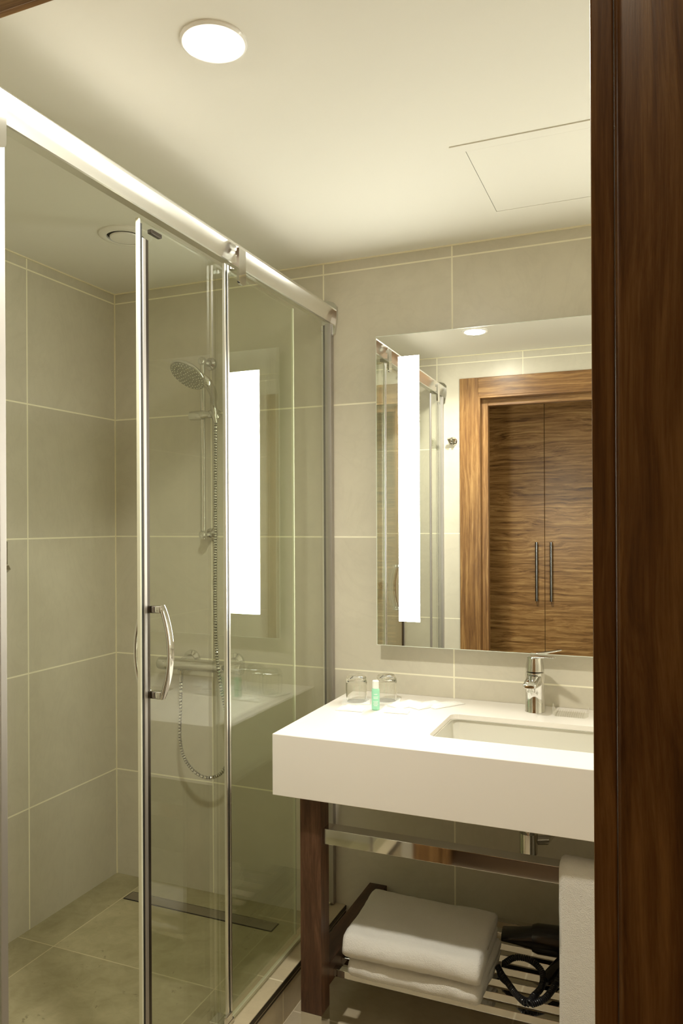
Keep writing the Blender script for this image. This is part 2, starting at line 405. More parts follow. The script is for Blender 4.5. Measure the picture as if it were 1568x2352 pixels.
VX, VY = 0.430, -0.478
t = thing('ceiling_vent', 'round white extractor vent with domed centre disc above the shower', 'vent', (VX, VY, CZ))
MB().lathe([(0.080, 0), (0.080, -0.004), (0.074, -0.008), (0.062, -0.0095), (0.0575, -0.009), (0.056, -0.002), (0.056, 0)], (VX, VY, CZ), n=48).build('ring', M['white_pl'], t, smooth=True)
MB().lathe([(0.055, -0.001), (0.055, -0.002)], (VX, VY, CZ), n=48).build('slot', M['dark_gap'], t)
MB().lathe([(0.042, -0.003), (0.0475, -0.008), (0.0455, -0.012), (0.025, -0.014), (0.0001, -0.0145)], (VX, VY, CZ), n=48).build('disc', M['white_pl'], t, smooth=True)

HX0, HX1, HY0, HY1 = 1.488, 1.94, -0.625, -0.178
t = thing('ceiling_hatch', 'flush square white access hatch in the ceiling above the vanity', 'hatch', ((HX0+HX1)/2, (HY0+HY1)/2, CZ))
hf = MB()
wdt = 0.032
hf.box(HX0, HX1, HY0, HY0+wdt, CZ-0.0025, CZ); hf.box(HX0, HX1, HY1-wdt, HY1, CZ-0.0025, CZ)
hf.box(HX0, HX0+wdt, HY0+wdt, HY1-wdt, CZ-0.0025, CZ); hf.box(HX1-wdt, HX1, HY0+wdt, HY1-wdt, CZ-0.0025, CZ)
hf.build('frame', M['paint'], t)
MB().box(HX0+wdt, HX1-wdt, HY0+wdt, HY1-wdt, CZ-0.0004, CZ).build('gap', M['dark_gap'], t)
MB().box(HX0+wdt+0.0014, HX1-wdt-0.0014, HY0+wdt+0.0010, HY1-wdt-0.0012, CZ-0.0022, CZ-0.0002).build('panel', M['paint'], t)

# ================================================================== mirror with lit strips
mr = thing('lit_mirror', 'large frameless wall mirror with glowing frosted strip above the counter', 'mirror', (1.66, -0.042, 1.52))
mr.rotation_euler = (-0.0032, 0, 0.0084)
MX0, MX1, MZ0, MZ1 = 1.092-1.66, 2.235-1.66, 1.015-1.52, 2.024-1.52
mr['keep'] = 1
def lb(x0, x1, y0, y1, z0, z1, bev=0): return MB().box(x0, x1, y0, y1, z0, z1, bev, 1)
lb(MX0+0.03, MX1-0.03, 0.003, 0.035, MZ0+0.03, MZ1-0.03).build('casing', M['backing'], mr)
lb(MX0, MX1, -0.0022, 0.003, MZ0, MZ1, 0.0008).build('glass_plate', M['mirror_edge'], mr)
lb(MX0+0.0022, MX1-0.0022, -0.0028, -0.0022, MZ0+0.0022, MZ1-0.0022).build('silvered_face', M['mirror'], mr)
for sx0 in (1.169-1.66, 2.235-0.077-0.070-1.66):
    lb(sx0, sx0+0.070, -0.0034, -0.0028, 1.096-1.52, 1.951-1.52).build('light_strip', M['strip'], mr)
del mr['keep']

# ================================================================== vanity
va = thing('vanity', 'white solid-surface washstand with walnut legs and chrome rails under the mirror', 'washstand', (1.66, -0.30, 0))
BX0, BX1, BY0, BY1 = 1.378, 1.840, -0.448, -0.196
def rrect(x0, x1, y0, y1, r, z, n=6):
    P = []
    for (cx, cy, a) in ((x1-r, y1-r, 0), (x0+r, y1-r, 90), (x0+r, y0+r, 180), (x1-r, y0+r, 270)):
        for k in range(n+1):
            t_ = math.radians(a+90*k/n); P.append(Vector((cx+r*math.cos(t_), cy+r*math.sin(t_), z)))
    return P
ct = MB(); bm = ct.bm
XR = RX-0.002
def loop(P): 
    vs = [bm.verts.new(p) for p in P]
    return vs, [bm.edges.new((vs[i], vs[(i+1) % len(vs)])) for i in range(len(vs))]
R_ = 0.0015
for z in (TC, TC-0.014):
    ov, oe = loop([Vector(p) for p in ((XL+R_, YF+R_, z), (XR, YF+R_, z), (XR, -0.001, z), (XL+R_, -0.001, z))])
    iv, ie = loop(rrect(BX0, BX1, BY0, BY1, 0.022, z))
    bmesh.ops.triangle_fill(bm, use_beauty=True, edges=oe+ie)
    if z == TC: top_i = iv; top_o = ov
    else: bot_i = iv
for i in range(len(top_i)):
    j_ = (i+1) % len(top_i); bm.faces.new((top_i[i], top_i[j_], bot_i[j_], bot_i[i]))
ct.box(XL, XR, YF, YF+0.03, ZB, TC-0.0002, 0.0015); ct.box(XL, XL+0.03, YF+0.0305, -0.001, ZB, TC-0.0002, 0.0015)
ct.box(XR-0.03, XR, YF+0.0305, -0.001, ZB, TC-0.015)
ct.box(XL+0.031, XR-0.031, YF+0.031, -0.001, ZB+0.02, ZB+0.028)
ct.build('countertop', M['solid'], va)
# basin
L0 = []
for (g, r, z) in ((-0.004, 0.02, TC-0.0142), (0.004, 0.028, TC-0.0145), (0.001, 0.028, TC-0.03), (-0.012, 0.034, TC-0.085), (-0.028, 0.045, TC-0.105), (-0.06, 0.05, TC-0.113), (-0.115, 0.01, TC-0.118)):
    L0.append(rrect(BX0-g, BX1+g, BY0-g, BY1+g, r, z, 8))
bs = MB().rings(L0, cap0=False, cap1=True)
bo = bs.build('basin', M['ceramic'], va, smooth=True, sharp=0.9)
MB().lathe([(0.022, 0.0015), (0.022, 0.004), (0.012, 0.0045), (0.0001, 0.004)], (1.60, -0.322, TC-0.118), n=24).build('drain', M['chrome'], bo, smooth=True)
# maker's mark on the rear slope of the basin
def text_mesh(body, size, mat, name, parent, mw, extrude=0.0002):
    cu = bpy.data.curves.new(name, 'FONT'); cu.body = body; cu.size = size; cu.extrude = extrude; cu.align_x = 'CENTER'; cu.resolution_u = 2
    to = bpy.data.objects.new(name, cu); COL.objects.link(to)
    dg = bpy.context.evaluated_depsgraph_get(); me = bpy.data.meshes.new_from_object(to.evaluated_get(dg))
    bpy.data.objects.remove(to); bpy.data.curves.remove(cu)
    me.transform(mw); me.transform(Matrix.Translation(-world_loc(parent)))
    o = bpy.data.objects.new(name, me); COL.objects.link(o); me.materials.clear(); me.materials.append(mat); o.parent = parent
    return o
text_mesh('VitrA', 0.014, M['mark'], 'maker_mark', bo, Matrix.Translation((1.602, BY1+0.0035-0.006, TC-0.064)) @ Matrix.Rotation(math.radians(76), 4, 'X'))
# legs and foot blocks
LXs = ((1.046, 1.107), (2.262, 2.323))
for x0, x1 in LXs:
    lg = MB().box(x0, x1, -0.54, -0.485, 0.097, ZB, 0.0015).build('leg', M['leg_wood'], va)
    MB().box(x0+0.0004, x1-0.0004, -0.5396, -0.4854, 0.0, 0.097).build('foot', M['chrome'], lg)
    MB().box(x0-0.001, x1-0.001, -0.485, -0.001, 0.149, 0.209, 0.0015).build('side_rail', M['rail_wood'], va)
MB().box(1.107, 2.262, -0.525, -0.482, 0.552, 0.593, 0.001).build('towel_bar', M['chrome'], va)
for k in range(8):
    y = -0.458+0.0605*k
    MB().box(1.106, 2.261, y, y+0.022, 0.160, 0.180, 0.001).build('shelf_slat', M['chrome'], va)
tp = MB().lathe([(0.016, 0.16), (0.016, 0.055), (0.025, 0.055), (0.025, 0.0), (0.02, -0.004)], (1.612, -0.28, 0.512), n=28)
tp.tube([(1.612, -0.28, 0.545), (1.655, -0.262, 0.545), (1.665, -0.2, 0.545), (1.665, -0.002, 0.545)], 0.013, 14)
tp.build('waste_trap', M['chrome'], va, smooth=True)

# faucet
FX, FY = 1.602, -0.078
fa = thing('faucet', 'chrome single-lever basin tap standing behind the sunken basin', 'tap', (FX, FY, TC))
MB().lathe([(0.0295, 0), (0.0295, 0.002), (0.0283, 0.004), (0.0275, 0.06), (0.0278, 0.112), (0.0268, 0.1175), (0.024, 0.118)], (FX, FY, TC), n=40).build('body', M['chrome'], fa, smooth=True)
def sect(cx, y, z, wx, hz, tilt=0.0, n=20, pw=0.6):
    P = []
    for k in range(n):
        a = 2*PI*k/n; c_, s_ = math.cos(a), math.sin(a)
        px = wx*math.copysign(abs(c_)**pw, c_); pz = hz*math.copysign(abs(s_)**pw, s_)
        P.append(Vector((cx+px, y+pz*math.sin(tilt), z+pz*math.cos(tilt))))
    return P
MB().rings([sect(FX, FY+0.005, TC+0.094, 0.022, 0.022), sect(FX, FY-0.03, TC+0.095, 0.0215, 0.0195), sect(FX, FY-0.06, TC+0.096, 0.0205, 0.0145), sect(FX, FY-0.09, TC+0.095, 0.0195, 0.0100), sect(FX, FY-0.105, TC+0.0945, 0.018, 0.0075), sect(FX, FY-0.110, TC+0.094, 0.014, 0.004)]).build('spout', M['chrome'], fa, smooth=True, sharp=0.9)
MB().lathe([(0.012, 0.004), (0.013, -0.010), (0.0115, -0.014)], (FX, FY-0.086, TC+0.088), n=24).build('aerator', M['chrome'], fa, smooth=True)
cpx = MB().lathe([(0.0245, 0.1195), (0.0272, 0.121), (0.0255, 0.140), (0.0215, 0.160), (0.017, 0.164)], (FX, FY, TC), n=40)
lev = cpx.build('lever_cap', M['chrome'], fa, smooth=True)
dirv = Vector((0.066, -0.046, 0)).normalized(); side = Vector((-dirv.y, dirv.x, 0))
sec = []
for (d_, hw, th, dz) in ((-0.020, 0.010, 0.002, 0.160), (-0.016, 0.017, 0.004, 0.161), (0.010, 0.016, 0.0045, 0.163), (0.04, 0.011, 0.003, 0.166), (0.070, 0.009, 0.0025, 0.169), (0.078, 0.006, 0.0018, 0.170)):
    c_ = Vector((FX, FY, TC+dz))+dirv*d_
    sec.append([c_+side*hw*math.cos(2*PI*k/16)+Vector((0, 0, th*math.sin(2*PI*k/16))) for k in range(16)])
MB().rings(sec).build('lever', M['chrome'], fa, smooth=True, sharp=1.2)

# ================================================================== shower screen
sc = thing('shower_screen', 'glass sliding shower enclosure with satin rail along the raised sill', 'shower screen', (0.906, -0.8, 0.118))
XA, XB = 0.912, 0.892
ZR0, ZR1 = 2.096, 2.168
rail = [(0.882, 2.102), (0.913, 2.096), (0.9165, 2.0975), (0.9175, 2.101), (0.9205, 2.114), (0.9255, 2.128), (0.9300, 2.134), (0.9325, 2.1375), (0.9325, 2.142), (0.9300, 2.145), (0.915, 2.157), (0.900, 2.168), (0.882, 2.168)]
MB().prism([(x, z) for x, z in rail], 1, FW+0.002, -0.012).build('top_rail', M['alu'], sc, smooth=True, sharp=0.35)
capp = [(0.884, 2.104), (0.905, 2.092), (0.918, 2.060), (0.932, 2.068), (0.940, 2.112), (0.943, 2.140), (0.940, 2.160), (0.924, 2.172), (0.884, 2.172)]
MB().prism([(0.886, 2.092), (0.912, 2.086), (0.924, 2.052), (0.931, 2.058), (0.9395, 2.110), (0.9395, 2.150), (0.928, 2.164), (0.905, 2.172), (0.884, 2.172)], 1, -0.014, -0.0005).build('end_cap', M['chrome'], sc)
MB().prism([(0.886, 2.092), (0.912, 2.086), (0.924, 2.052), (0.931, 2.058), (0.9395, 2.110), (0.9395, 2.150), (0.928, 2.164), (0.905, 2.172), (0.884, 2.172)], 1, FW+0.0005, FW+0.014).build('end_cap', M['chrome'], sc)
# wall profile at the rear wall
wp = MB().box(0.900, 0.922, -0.024, -0.0005, 0.120, 2.092, 0.001).build('wall_profile', M['alu_d'], sc)
MB().box(0.8915, 0.8998, -0.020, -0.0005, 0.120, 2.088).build('gasket', M['gasket'], wp)
MB().box(0.885, 0.8913, -0.018, -0.0005, 0.120, 2.088, 0.0008).build('clear_seal', M['alu'], wp)
wp = MB().box(0.900, 0.922, FW+0.0005, FW+0.024, 0.120, 2.092, 0.001).build('wall_profile', M['alu_d'], sc)
MB().box(0.8915, 0.8998, FW+0.0005, FW+0.020, 0.120, 2.088).build('gasket', M['gasket'], wp)
# fixed right pane A
pa = MB().box(XA-0.003, XA+0.003, -0.678, -0.021, 0.122, 2.092).build('fixed_pane', M['pane'], sc)
MB().box(XA-0.004, XA+0.0045, -0.7000, -0.6935, 0.122, 2.085, 0.0012).box(XA-0.004, XA+0.0045, -0.6860, -0.6785, 0.122, 2.085, 0.0012).build('edge_profile', M['alu'], pa)
MB().box(XA-0.003, XA+0.0035, -0.6935, -0.6860, 0.122, 2.085).build('gasket', M['gasket'], pa)
# fixed narrow left pane C
pc = MB().box(XA-0.003, XA+0.003, FW+0.02, -1.430, 0.122, 2.092).build('fixed_pane', M['pane'], sc)
MB().box(XA-0.004, XA+0.0045, -1.430, -1.415, 0.122, 2.075, 0.0015).build('edge_profile', M['alu_d'], pc)
# sliding pane B
pb = MB().box(XB-0.003, XB+0.003, -1.019, -0.261, 0.132, 2.085).build('sliding_pane', M['pane'], sc)
MB().box(XB-0.006, XB+0.006, -1.0145, -1.0025, 0.132, 2.045, 0.002, 3).build('edge_profile', M['alu_d'], pb)
MB().box(XB-0.004, XB+0.0045, -1.0195, -1.0147, 0.132, 2.075).build('gasket', M['gasket'], pb)
MB().box(XB-0.005, XB+0.004, -1.0255, -1.0197, 0.132, 2.085, 0.001).build('clear_seal', M['seal'], pb)
MB().box(XB-0.003, XB+0.005, -1.0022, -0.9930, 0.132, 2.045).build('inner_edge', M['darkmetal'], pb)
MB().box(XB-0.004, XB+0.004, -0.261, -0.2535, 0.132, 2.085, 0.002).build('trailing_seal', M['seal'], pb)
MB().box(XB-0.004, XB+0.008, -0.985, -0.945, 2.064, 2.074, 0.002).build('roller', M['darkmetal'], pb)
# handles on both sides of pane B
for sgn, nm in ((1, 0), (-1, 1)):
    hd = MB()
    pts = []
    for k in range(25):
        t_ = -1+2*k/24
        pts.append((XB+((0.032+0.024*(1-t_*t_)) if sgn > 0 else -(0.014+0.020*(1-t_*t_))), -0.986-0.002*(1-t_*t_), 1.129+0.103*t_))
    secs = []
    for k, p in enumerate(pts):
        p = Vector(p); hw = 0.0110; th = 0.0040
        if k in (0, 24): hw *= 0.8
        ta = (Vector(pts[min(k+1, 24)])-Vector(pts[max(k-1, 0)])).normalized(); nn = ta.cross(Vector((0, 1, 0))).normalized()
        secs.append([p+Vector((0, 1, 0))*hw*math.copysign(abs(math.cos(2*PI*q/16))**0.6, math.cos(2*PI*q/16))+nn*th*math.copysign(abs(math.sin(2*PI*q/16))**0.6, math.sin(2*PI*q/16)) for q in range(16)])
    hd.rings(secs)
    for zz_ in (1.034, 1.224):
        hd.box(*sorted((XB+sgn*0.003, XB+sgn*(0.034 if sgn > 0 else 0.016))), -0.996, -0.976, zz_-0.0085, zz_+0.0085, 0.003, 3)
    hd.build('handle', M['chrome'], pb, smooth=True, sharp=0.8)
# roller clamps hanging the panes from the rail
def clamp(yc, parent):
    P = []
    y0, y1, zt, zb_ = yc-0.018, yc+0.018, 2.128, 2.046
    P += [(y0, zt), (y1, zt)]
    for k in range(9):
        a = -PI*k/8
        P.append((yc+0.018*math.cos(a), zb_+0.012*math.sin(a)))
    c = MB().prism(P, 0, 0.939, 0.946)
    c.prism([(0.902, 2.080), (0.942, 2.072), (0.942, 2.090), (0.902, 2.094)], 1, yc-0.016, yc+0.004)
    c.box(0.930, 0.942, yc-0.010, yc+0.010, 2.112, 2.124, 0.001)
    return c.build('roller_clamp', M['chrome'], parent)
clamp(-0.660, pa); clamp(-1.458, pc)
# bottom guide at the foot of the fixed pane
bg = MB().box(0.868, 0.918, -0.715, -0.672, 0.1185, 0.131, 0.002).box(0.868, 0.889, -0.90, -0.70, 0.1185, 0.126, 0.002).box(0.910, 0.919, -0.712, -0.682, 0.131, 0.152, 0.002)
bg.build('bottom_guide', M['chrome'], sc)
MB().box(0.9015, 0.9115, -0.672, -0.022, 0.1185, 0.128, 0.001).build('sill_seal', M['seal'], sc)
# small etched mark in the top corner of the fixed pane
em_ = MB()
for (dy, dz, ly, lz) in ((-0.010, 0.004, 0.0025, 0.006), (-0.006, 0.005, 0.005, 0.002), (-0.002, 0.002, 0.002, 0.007), (0.003, 0.004, 0.005, 0.002), (-0.006, -0.008, 0.008, 0.0015), (-0.003, -0.012, 0.006, 0.0015)):
    em_.box(XA+0.0030, XA+0.0032, -0.083+dy, -0.083+dy+ly, 2.048+dz, 2.048+dz+lz)
em_.build('etched_mark', M['mark'], pa)

# ================================================================== shower fittings
RBX, RBY = 0.437, -0.06
rb = thing('shower_riser_rail', 'vertical chrome slide rail on the shower rear wall', 'shower rail', (RBX, 0, 1.37))
MB().tube([(RBX, RBY, 1.36), (RBX, RBY, 2.010)], 0.0095, 20).build('pole', M['chrome'], rb, smooth=True)
for zz_ in (1.375, 1.997):
    m_ = MB().lathe([(0.023, 0), (0.024, -0.004), (0.022, -0.012), (0.013, -0.018), (0.012, -0.05), (0.0155, -0.056), (0.0155, -0.066), (0.011, -0.073), (0.0001, -0.076)], (RBX, -0.0005, zz_), axis=(0, 1, 0), n=28)
    m_.build('wall_mount', M['chrome'], rb, smooth=True)
sl = MB().lathe([(0.009, 0), (0.0165, 0.003), (0.0175, 0.03), (0.0165, 0.062), (0.013, 0.068), (0.012, 0.10), (0.0155, 0.102), (0.0165, 0.118), (0.012, 0.124)], (0.386, RBY-0.004, 1.803), axis=(1, 0, 0), n=28)
sl.lathe([(0.016, -0.016), (0.0165, 0.0), (0.0175, 0.016)], (0.500, RBY-0.022, 1.803), axis=(-0.15, -0.5, 0.85), n=24)
sl.build('slider', M['chrome'], rb, smooth=True)
# hand shower
Hc = Vector((0.496, -0.24, 1.912))
view = (CAM-Hc).normalized()
nrm = (0.47*view+0.88*(-0.57*rgt-0.82*upv)).normalized()
hs = thing('hand_shower', 'chrome hand shower with a broad perforated head in its holder', 'hand shower', (0.506, -0.10, 1.79))
hp = [Vector((0.500, -0.074, 1.775)), Vector((0.504, -0.088, 1.80)), Vector((0.512, -0.108, 1.835))]
inpl = (0.57*rgt*0+(0.82*rgt-0.57*upv)).normalized()
inpl = (inpl-nrm*inpl.dot(nrm)).normalized()
rim = Hc+inpl*0.062-nrm*0.010
hp += [(Vector((0.512, -0.108, 1.835))*0.5+rim*0.5)+Vector((0.006, 0.012, -0.004)), rim+inpl*0.004, Hc+inpl*0.035-nrm*0.014]
# smooth path
def catmull(P, n=8):
    P = [Vector(p) for p in P]; Q = [P[0]*2-P[1]]+P+[P[-1]*2-P[-2]]; out = []
    for i in range(1, len(Q)-2):
        for k in range(n):
            t_ = k/n; a, b_, c_, d_ = Q[i-1], Q[i], Q[i+1], Q[i+2]
            out.append(0.5*((2*b_)+(c_-a)*t_+(2*a-5*b_+4*c_-d_)*t_*t_+(3*b_-a-3*c_+d_)*t_**3))
    out.append(P[-1]); return out
pp = catmull(hp, 6); rr = [0.0095+0.0065*min(1, (k/(len(pp)-1))*1.3) for k in range(len(pp))]
MB().tube(pp, rr, 18).build('grip', M['chrome'], hs, smooth=True)
MB().lathe([(0.0001, -0.024), (0.025, -0.022), (0.045, -0.017), (0.060, -0.009), (0.066, -0.002), (0.0665, 0.003), (0.064, 0.005)], Hc, axis=nrm, n=48).build('head', M['chrome'], hs, smooth=True, sharp=1.0)
face_m, nt, b = new_mat('spray_face'); b.inputs['Base Color'].default_value = (0.42, 0.41, 0.36, 1); b.inputs['Roughness'].default_value = 0.25; b.inputs['Metallic'].default_value = 0.6
MB().lathe([(0.0635, 0.003), (0.0635, 0.0058), (0.0001, 0.0062)], Hc, axis=nrm, n=48).build('spray_face', face_m, hs, smooth=True)
a_ = nrm.orthogonal().normalized(); b__ = nrm.cross(a_)
nz = MB()
for (R0, cnt) in ((0.012, 6), (0.024, 12), (0.036, 18), (0.047, 24), (0.057, 28)):
    for k in range(cnt):
        th = 2*PI*(k+0.3*(cnt % 5))/cnt
        nz.lathe([(0.0017, 0.005), (0.0013, 0.0085)], Hc+(a_*math.cos(th)+b__*math.sin(th))*R0, axis=nrm, n=6)
nz.build('nozzles', simple('nozzle_rubber', (0.85, 0.84, 0.76), 0.5), hs)
# mixer
MZ_, MY_ = 0.905, -0.068
mx = thing('shower_mixer', 'chrome thermostatic shower mixer bar low on the shower wall', 'shower mixer', (0.43, 0, MZ_))
MB().lathe([(0.0205, 0.035), (0.0205, 0.29)], (0.262, MY_, MZ_), axis=(1, 0, 0), n=36).build('body', M['chrome'], mx, smooth=True)
for (x0, sg) in ((0.299, -1), (0.549, 1)):
    MB().lathe([(0.0215, 0.0), (0.0235, 0.003*1), (0.0235, 0.042), (0.0215, 0.047), (0.0001, 0.048)], (x0, MY_, MZ_), axis=(sg, 0, 0), n=36).build('control_knob', M['chrome'], mx, smooth=True)
for x0 in (0.350, 0.536):
    MB().lathe([(0.034, 0), (0.035, 0.004), (0.033, 0.011), (0.020, 0.016), (0.017, 0.03), (0.017, 0.058)], (x0, -0.0005, MZ_+0.009), axis=(0, -1, 0), n=36).build('rosette', M['chrome'], mx, smooth=True)
MB().lathe([(0.013, 0.0), (0.013, -0.008), (0.010, -0.014), (0.0085, -0.03), (0.0085, -0.042)], (0.344, MY_, MZ_-0.018), n=24).build('hose_outlet', M['chrome'], mx, smooth=True)
# ribbed hose
hpth = catmull([(0.344, MY_, 0.846), (0.3435, MY_, 0.80), (0.342, -0.070, 0.72), (0.342, -0.073, 0.64), (0.360, -0.076, 0.575), (0.402, -0.078, 0.530), (0.456, -0.080, 0.512), (0.512, -0.080, 0.530), (0.548, -0.080, 0.585), (0.556, -0.082, 0.66), (0.546, -0.094, 0.76), (0.530, -0.103, 0.86), (0.515, -0.103, 0.98), (0.508, -0.098, 1.15), (0.505, -0.09, 1.35), (0.503, -0.084, 1.6), (0.500, -0.076, 1.74), (0.500, -0.074, 1.776)], 14)
pts = [hpth[0]]; acc = 0; step = 0.0021
dense = []
for a, b_ in zip(hpth, hpth[1:]):
    L_ = (b_-a).length; n_ = max(1, int(L_/step))
    for k in range(n_): dense.append(a+(b_-a)*k/n_)
rad = [0.0070 if (k//2) % 2 == 0 else 0.0054 for k in range(len(dense))]
ho = MB().tube(dense, rad, 9).build('shower_hose', [M['chrome'], simple('hose_groove', (0.10, 0.09, 0.07), 0.5, 0.6)], None, smooth=True, sharp=0.5)
for p in ho.data.polygons:
    if len(p.vertices) == 4 and (p.index//9) % 4 == 2: p.material_index = 1
tag(recenter(ho), 'ribbed chrome shower hose hanging in a loop below the mixer', 'hose')
# floor drain
DX0, DX1, DY0, DY1 = 0.155, 0.757, -0.160, -0.104
t = thing('floor_drain', 'long narrow brushed steel linear drain in the shower floor', 'drain', (0.456, -0.13, SF))
MB().box(DX0, DX1, DY0, DY1, SF, SF+0.0012).build('channel', M['dark_gap'], t)
MB().box(DX0+0.004, DX1-0.004, DY0+0.004, DY1-0.004, SF+0.0012, SF+0.0026, 0.0005).build('cover', M['brushed'], t)
# robe hooks on the front wall (mirror only)
def hook(x, z, label):
    t = thing('robe_hook', label, 'hook', (x, FW, z), 'chrome robe hooks on the front wall')
    MB().lathe([(0.022, 0), (0.023, 0.004), (0.020, 0.009)], (x, FW+0.0005, z), axis=(0, 1, 0), n=28).build('plate', M['chrome'], t, smooth=True)
    pg = MB()
    for dx in (-0.011, 0.011):
        pg.tube([(x+dx*0.6, FW+0.006, z-0.002), (x+dx, FW+0.030, z-0.004), (x+dx*1.3, FW+0.040, z+0.012)], [0.0075, 0.0075, 0.009], 14)
    pg.build('peg', M['chrome'], t, smooth=True)
hook(0.972, 1.855, 'double chrome robe hook beside the door casing, reflected in the mirror')
hook(0.585, 1.085, 'lower chrome hook inside the shower, at the left edge of the mirror')
# dispenser at the left edge of the frame
t = thing('soap_dispenser', 'dark soap dispenser on the left shower wall at the picture edge', 'dispenser', (0, -0.585, 1.27))
MB().box(0.0005, 0.022, -0.64, -0.550, 1.285, 1.362, 0.004, 3).build('body', M['chrome'], t, smooth=True)
MB().prism([(0.004, 1.285), (0.036, 1.285), (0.044, 1.272), (0.030, 1.262), (0.004, 1.268)], 1, -0.620, -0.562).build('push_lever', M['chrome'], t)

# ================================================================== things on the counter
def tumbler(x, y, label):
    r, h = 0.0335, 0.083
    o = MB()
    # upside-down glass: rim on the counter, thick rounded base on top
    outer = [(0.0300, 0.0), (0.0325, 0.012), (r, 0.035), (r, 0.060), (0.031, 0.074), (0.026, 0.081), (0.018, h), (0.0001, h)]
    inner = [(0.0001, h-0.013), (0.020, h-0.014), (0.0275, h-0.020), (0.0305, 0.055), (0.0312, 0.035), (0.0303, 0.012), (0.0282, 0.0), (0.0300, 0.0)]
    o.lathe(outer+inner, (x, y, TC+0.0042), n=40, caps=False)
    ob = o.build('drinking_glass', M['glass'], None, smooth=True, sharp=1.2)
    return tag(recenter(ob), label, 'glass', 'upturned tumblers on the counter')
G1, G2 = (1.064, -0.163), (1.148, -0.120)
tumbler(*G1, 'upturned clear tumbler at the left end of the counter, nearest the shower')
tumbler(*G2, 'upturned clear tumbler behind the green bottle')
def coaster(x, y, rot, label, sx=0.044, sy=0.036):
    c_, s_ = math.cos(rot), math.sin(rot)
    o = MB()
    P = [Vector((x+a*sx*c_-b_*sy*s_, y+a*sx*s_+b_*sy*c_, 0)) for a, b_ in ((-1, -1), (1, -1), (1, 1), (-1, 1))]
    o.rings([[p+Vector((0, 0, TC+0.0002)) for p in P], [p+Vector((0, 0, TC+0.0040)) for p in P]])
    ob = o.build('paper_coaster', M['paper'])
    return tag(recenter(ob), label, 'coaster', 'white paper mats under the glasses')
coaster(G1[0], G1[1]+0.001, 0.3, 'white paper mat under the leftmost tumbler')
coaster(G2[0], G2[1]+0.001, 0.3, 'white paper mat under the tumbler behind the bottle')
BT = (1.153, -0.232)
t = thing('toiletry_bottle', 'small green gel bottle with white cap on the counter', 'bottle', (BT[0], BT[1], TC))
MB().lathe([(0.0108, 0), (0.0122, 0.002), (0.0122, 0.058), (0.011, 0.063), (0.0085, 0.066)], (*BT, TC+0.0005), n=28).build('flask', M['gel'], t, smooth=True)
MB().lathe([(0.0098, 0.0635), (0.0098, 0.086), (0.0085, 0.0875), (0.0001, 0.0878)], (*BT, TC+0.0005), n=24).build('cap', M['cap'], t, smooth=True)
lab = MB()
for k, (w_, z) in enumerate(((0.006, 0.048), (0.009, 0.040), (0.008, 0.036), (0.009, 0.026), (0.007, 0.022), (0.009, 0.018), (0.006, 0.014))):
    vdir = (CAM-Vector((*BT, TC))); a0 = math.atan2(vdir.y, vdir.x)
    n_ = 6; r0 = 0.01225
    ring0 = []; ring1 = []
    for q in range(n_+1):
        a = a0+(q/n_-0.5)*2*w_/r0*0.9
        ring0.append(Vector((BT[0]+r0*math.cos(a), BT[1]+r0*math.sin(a), TC+z))); ring1.append(Vector((BT[0]+r0*math.cos(a), BT[1]+r0*math.sin(a), TC+z+0.0016)))
    lab.rings([ring0, ring1], False, False, close=False)
lab.build('printed_lines', M['cap'], t)
# wrapped soaps / sachets
def packet(x, y, sx, sy, rot, h, label, name='sachet', mat='paper', seed=0, cat='sachet'):
    nx, ny = 26, 18; o = MB(); c_, s_ = math.cos(rot), math.sin(rot); g = []
    for top in (1, 0):
        rows = []
        for j_ in range(ny+1):
            row = []
            for i in range(nx+1):
                u, v = i/nx*2-1, j_/ny*2-1
                e = (1-abs(u)**4)*(1-abs(v)**4)
                wv = noise.noise(Vector((u*2.4+seed*3.1, v*3.3, seed)))
                wv2 = abs(noise.noise(Vector((u*1.3+v*2.5, v*1.1-seed, seed+5))))
                z = TC+0.0006+(top)*(0.0012+h*e*(0.55+0.5*wv+0.6*wv2))
                edge = 1+0.05*noise.noise(Vector((u*3, v*3, seed+9)))
                row.append(o.bm.verts.new(Vector((x+(u*sx*c_-v*sy*s_)*edge, y+(u*sx*s_+v*sy*c_)*edge, max(z, TC+0.0006)))))
            rows.append(row)
        g.append(rows)
    for rows in g:
        for j_ in range(ny):
            for i in range(nx): o.bm.faces.new((rows[j_][i], rows[j_][i+1], rows[j_+1][i+1], rows[j_+1][i]))
    T_, B_ = g
    bd = [(0, i) for i in range(nx)]+[(j_, nx) for j_ in range(ny)]+[(ny, i) for i in range(nx, 0, -1)]+[(j_, 0) for j_ in range(ny, 0, -1)]
    for k in range(len(bd)):
        a, b_ = bd[k], bd[(k+1) % len(bd)]
        o.bm.faces.new((T_[a[0]][a[1]], T_[b_[0]][b_[1]], B_[b_[0]][b_[1]], B_[a[0]][a[1]]))
    ob = o.build(name, M[mat], None, smooth=True, sharp=1.5)
    return tag(recenter(ob), label, cat)
packet(1.222, -0.140, 0.030, 0.055, -0.55, 0.010, 'crinkled white paper sachet lying beside the tumblers, leftmost of three', seed=1)
packet(1.284, -0.128, 0.026, 0.058, -0.55, 0.012, 'crinkled white paper sachet in the middle of three beside the basin', seed=4)
packet(1.338, -0.104, 0.019, 0.060, -0.6, 0.009, 'narrow white paper sachet nearest the basin, rightmost of three', seed=8)
packet(1.083, -0.262, 0.042, 0.020, 0.12, 0.012, 'small white wrapped soap in front of the leftmost tumbler', name='wrapped_soap', seed=12, cat='soap')
packet(1.222, -0.238, 0.036, 0.018, 0.12, 0.010, 'small white wrapped soap to the right of the green bottle', name='wrapped_soap', seed=15, cat='soap')
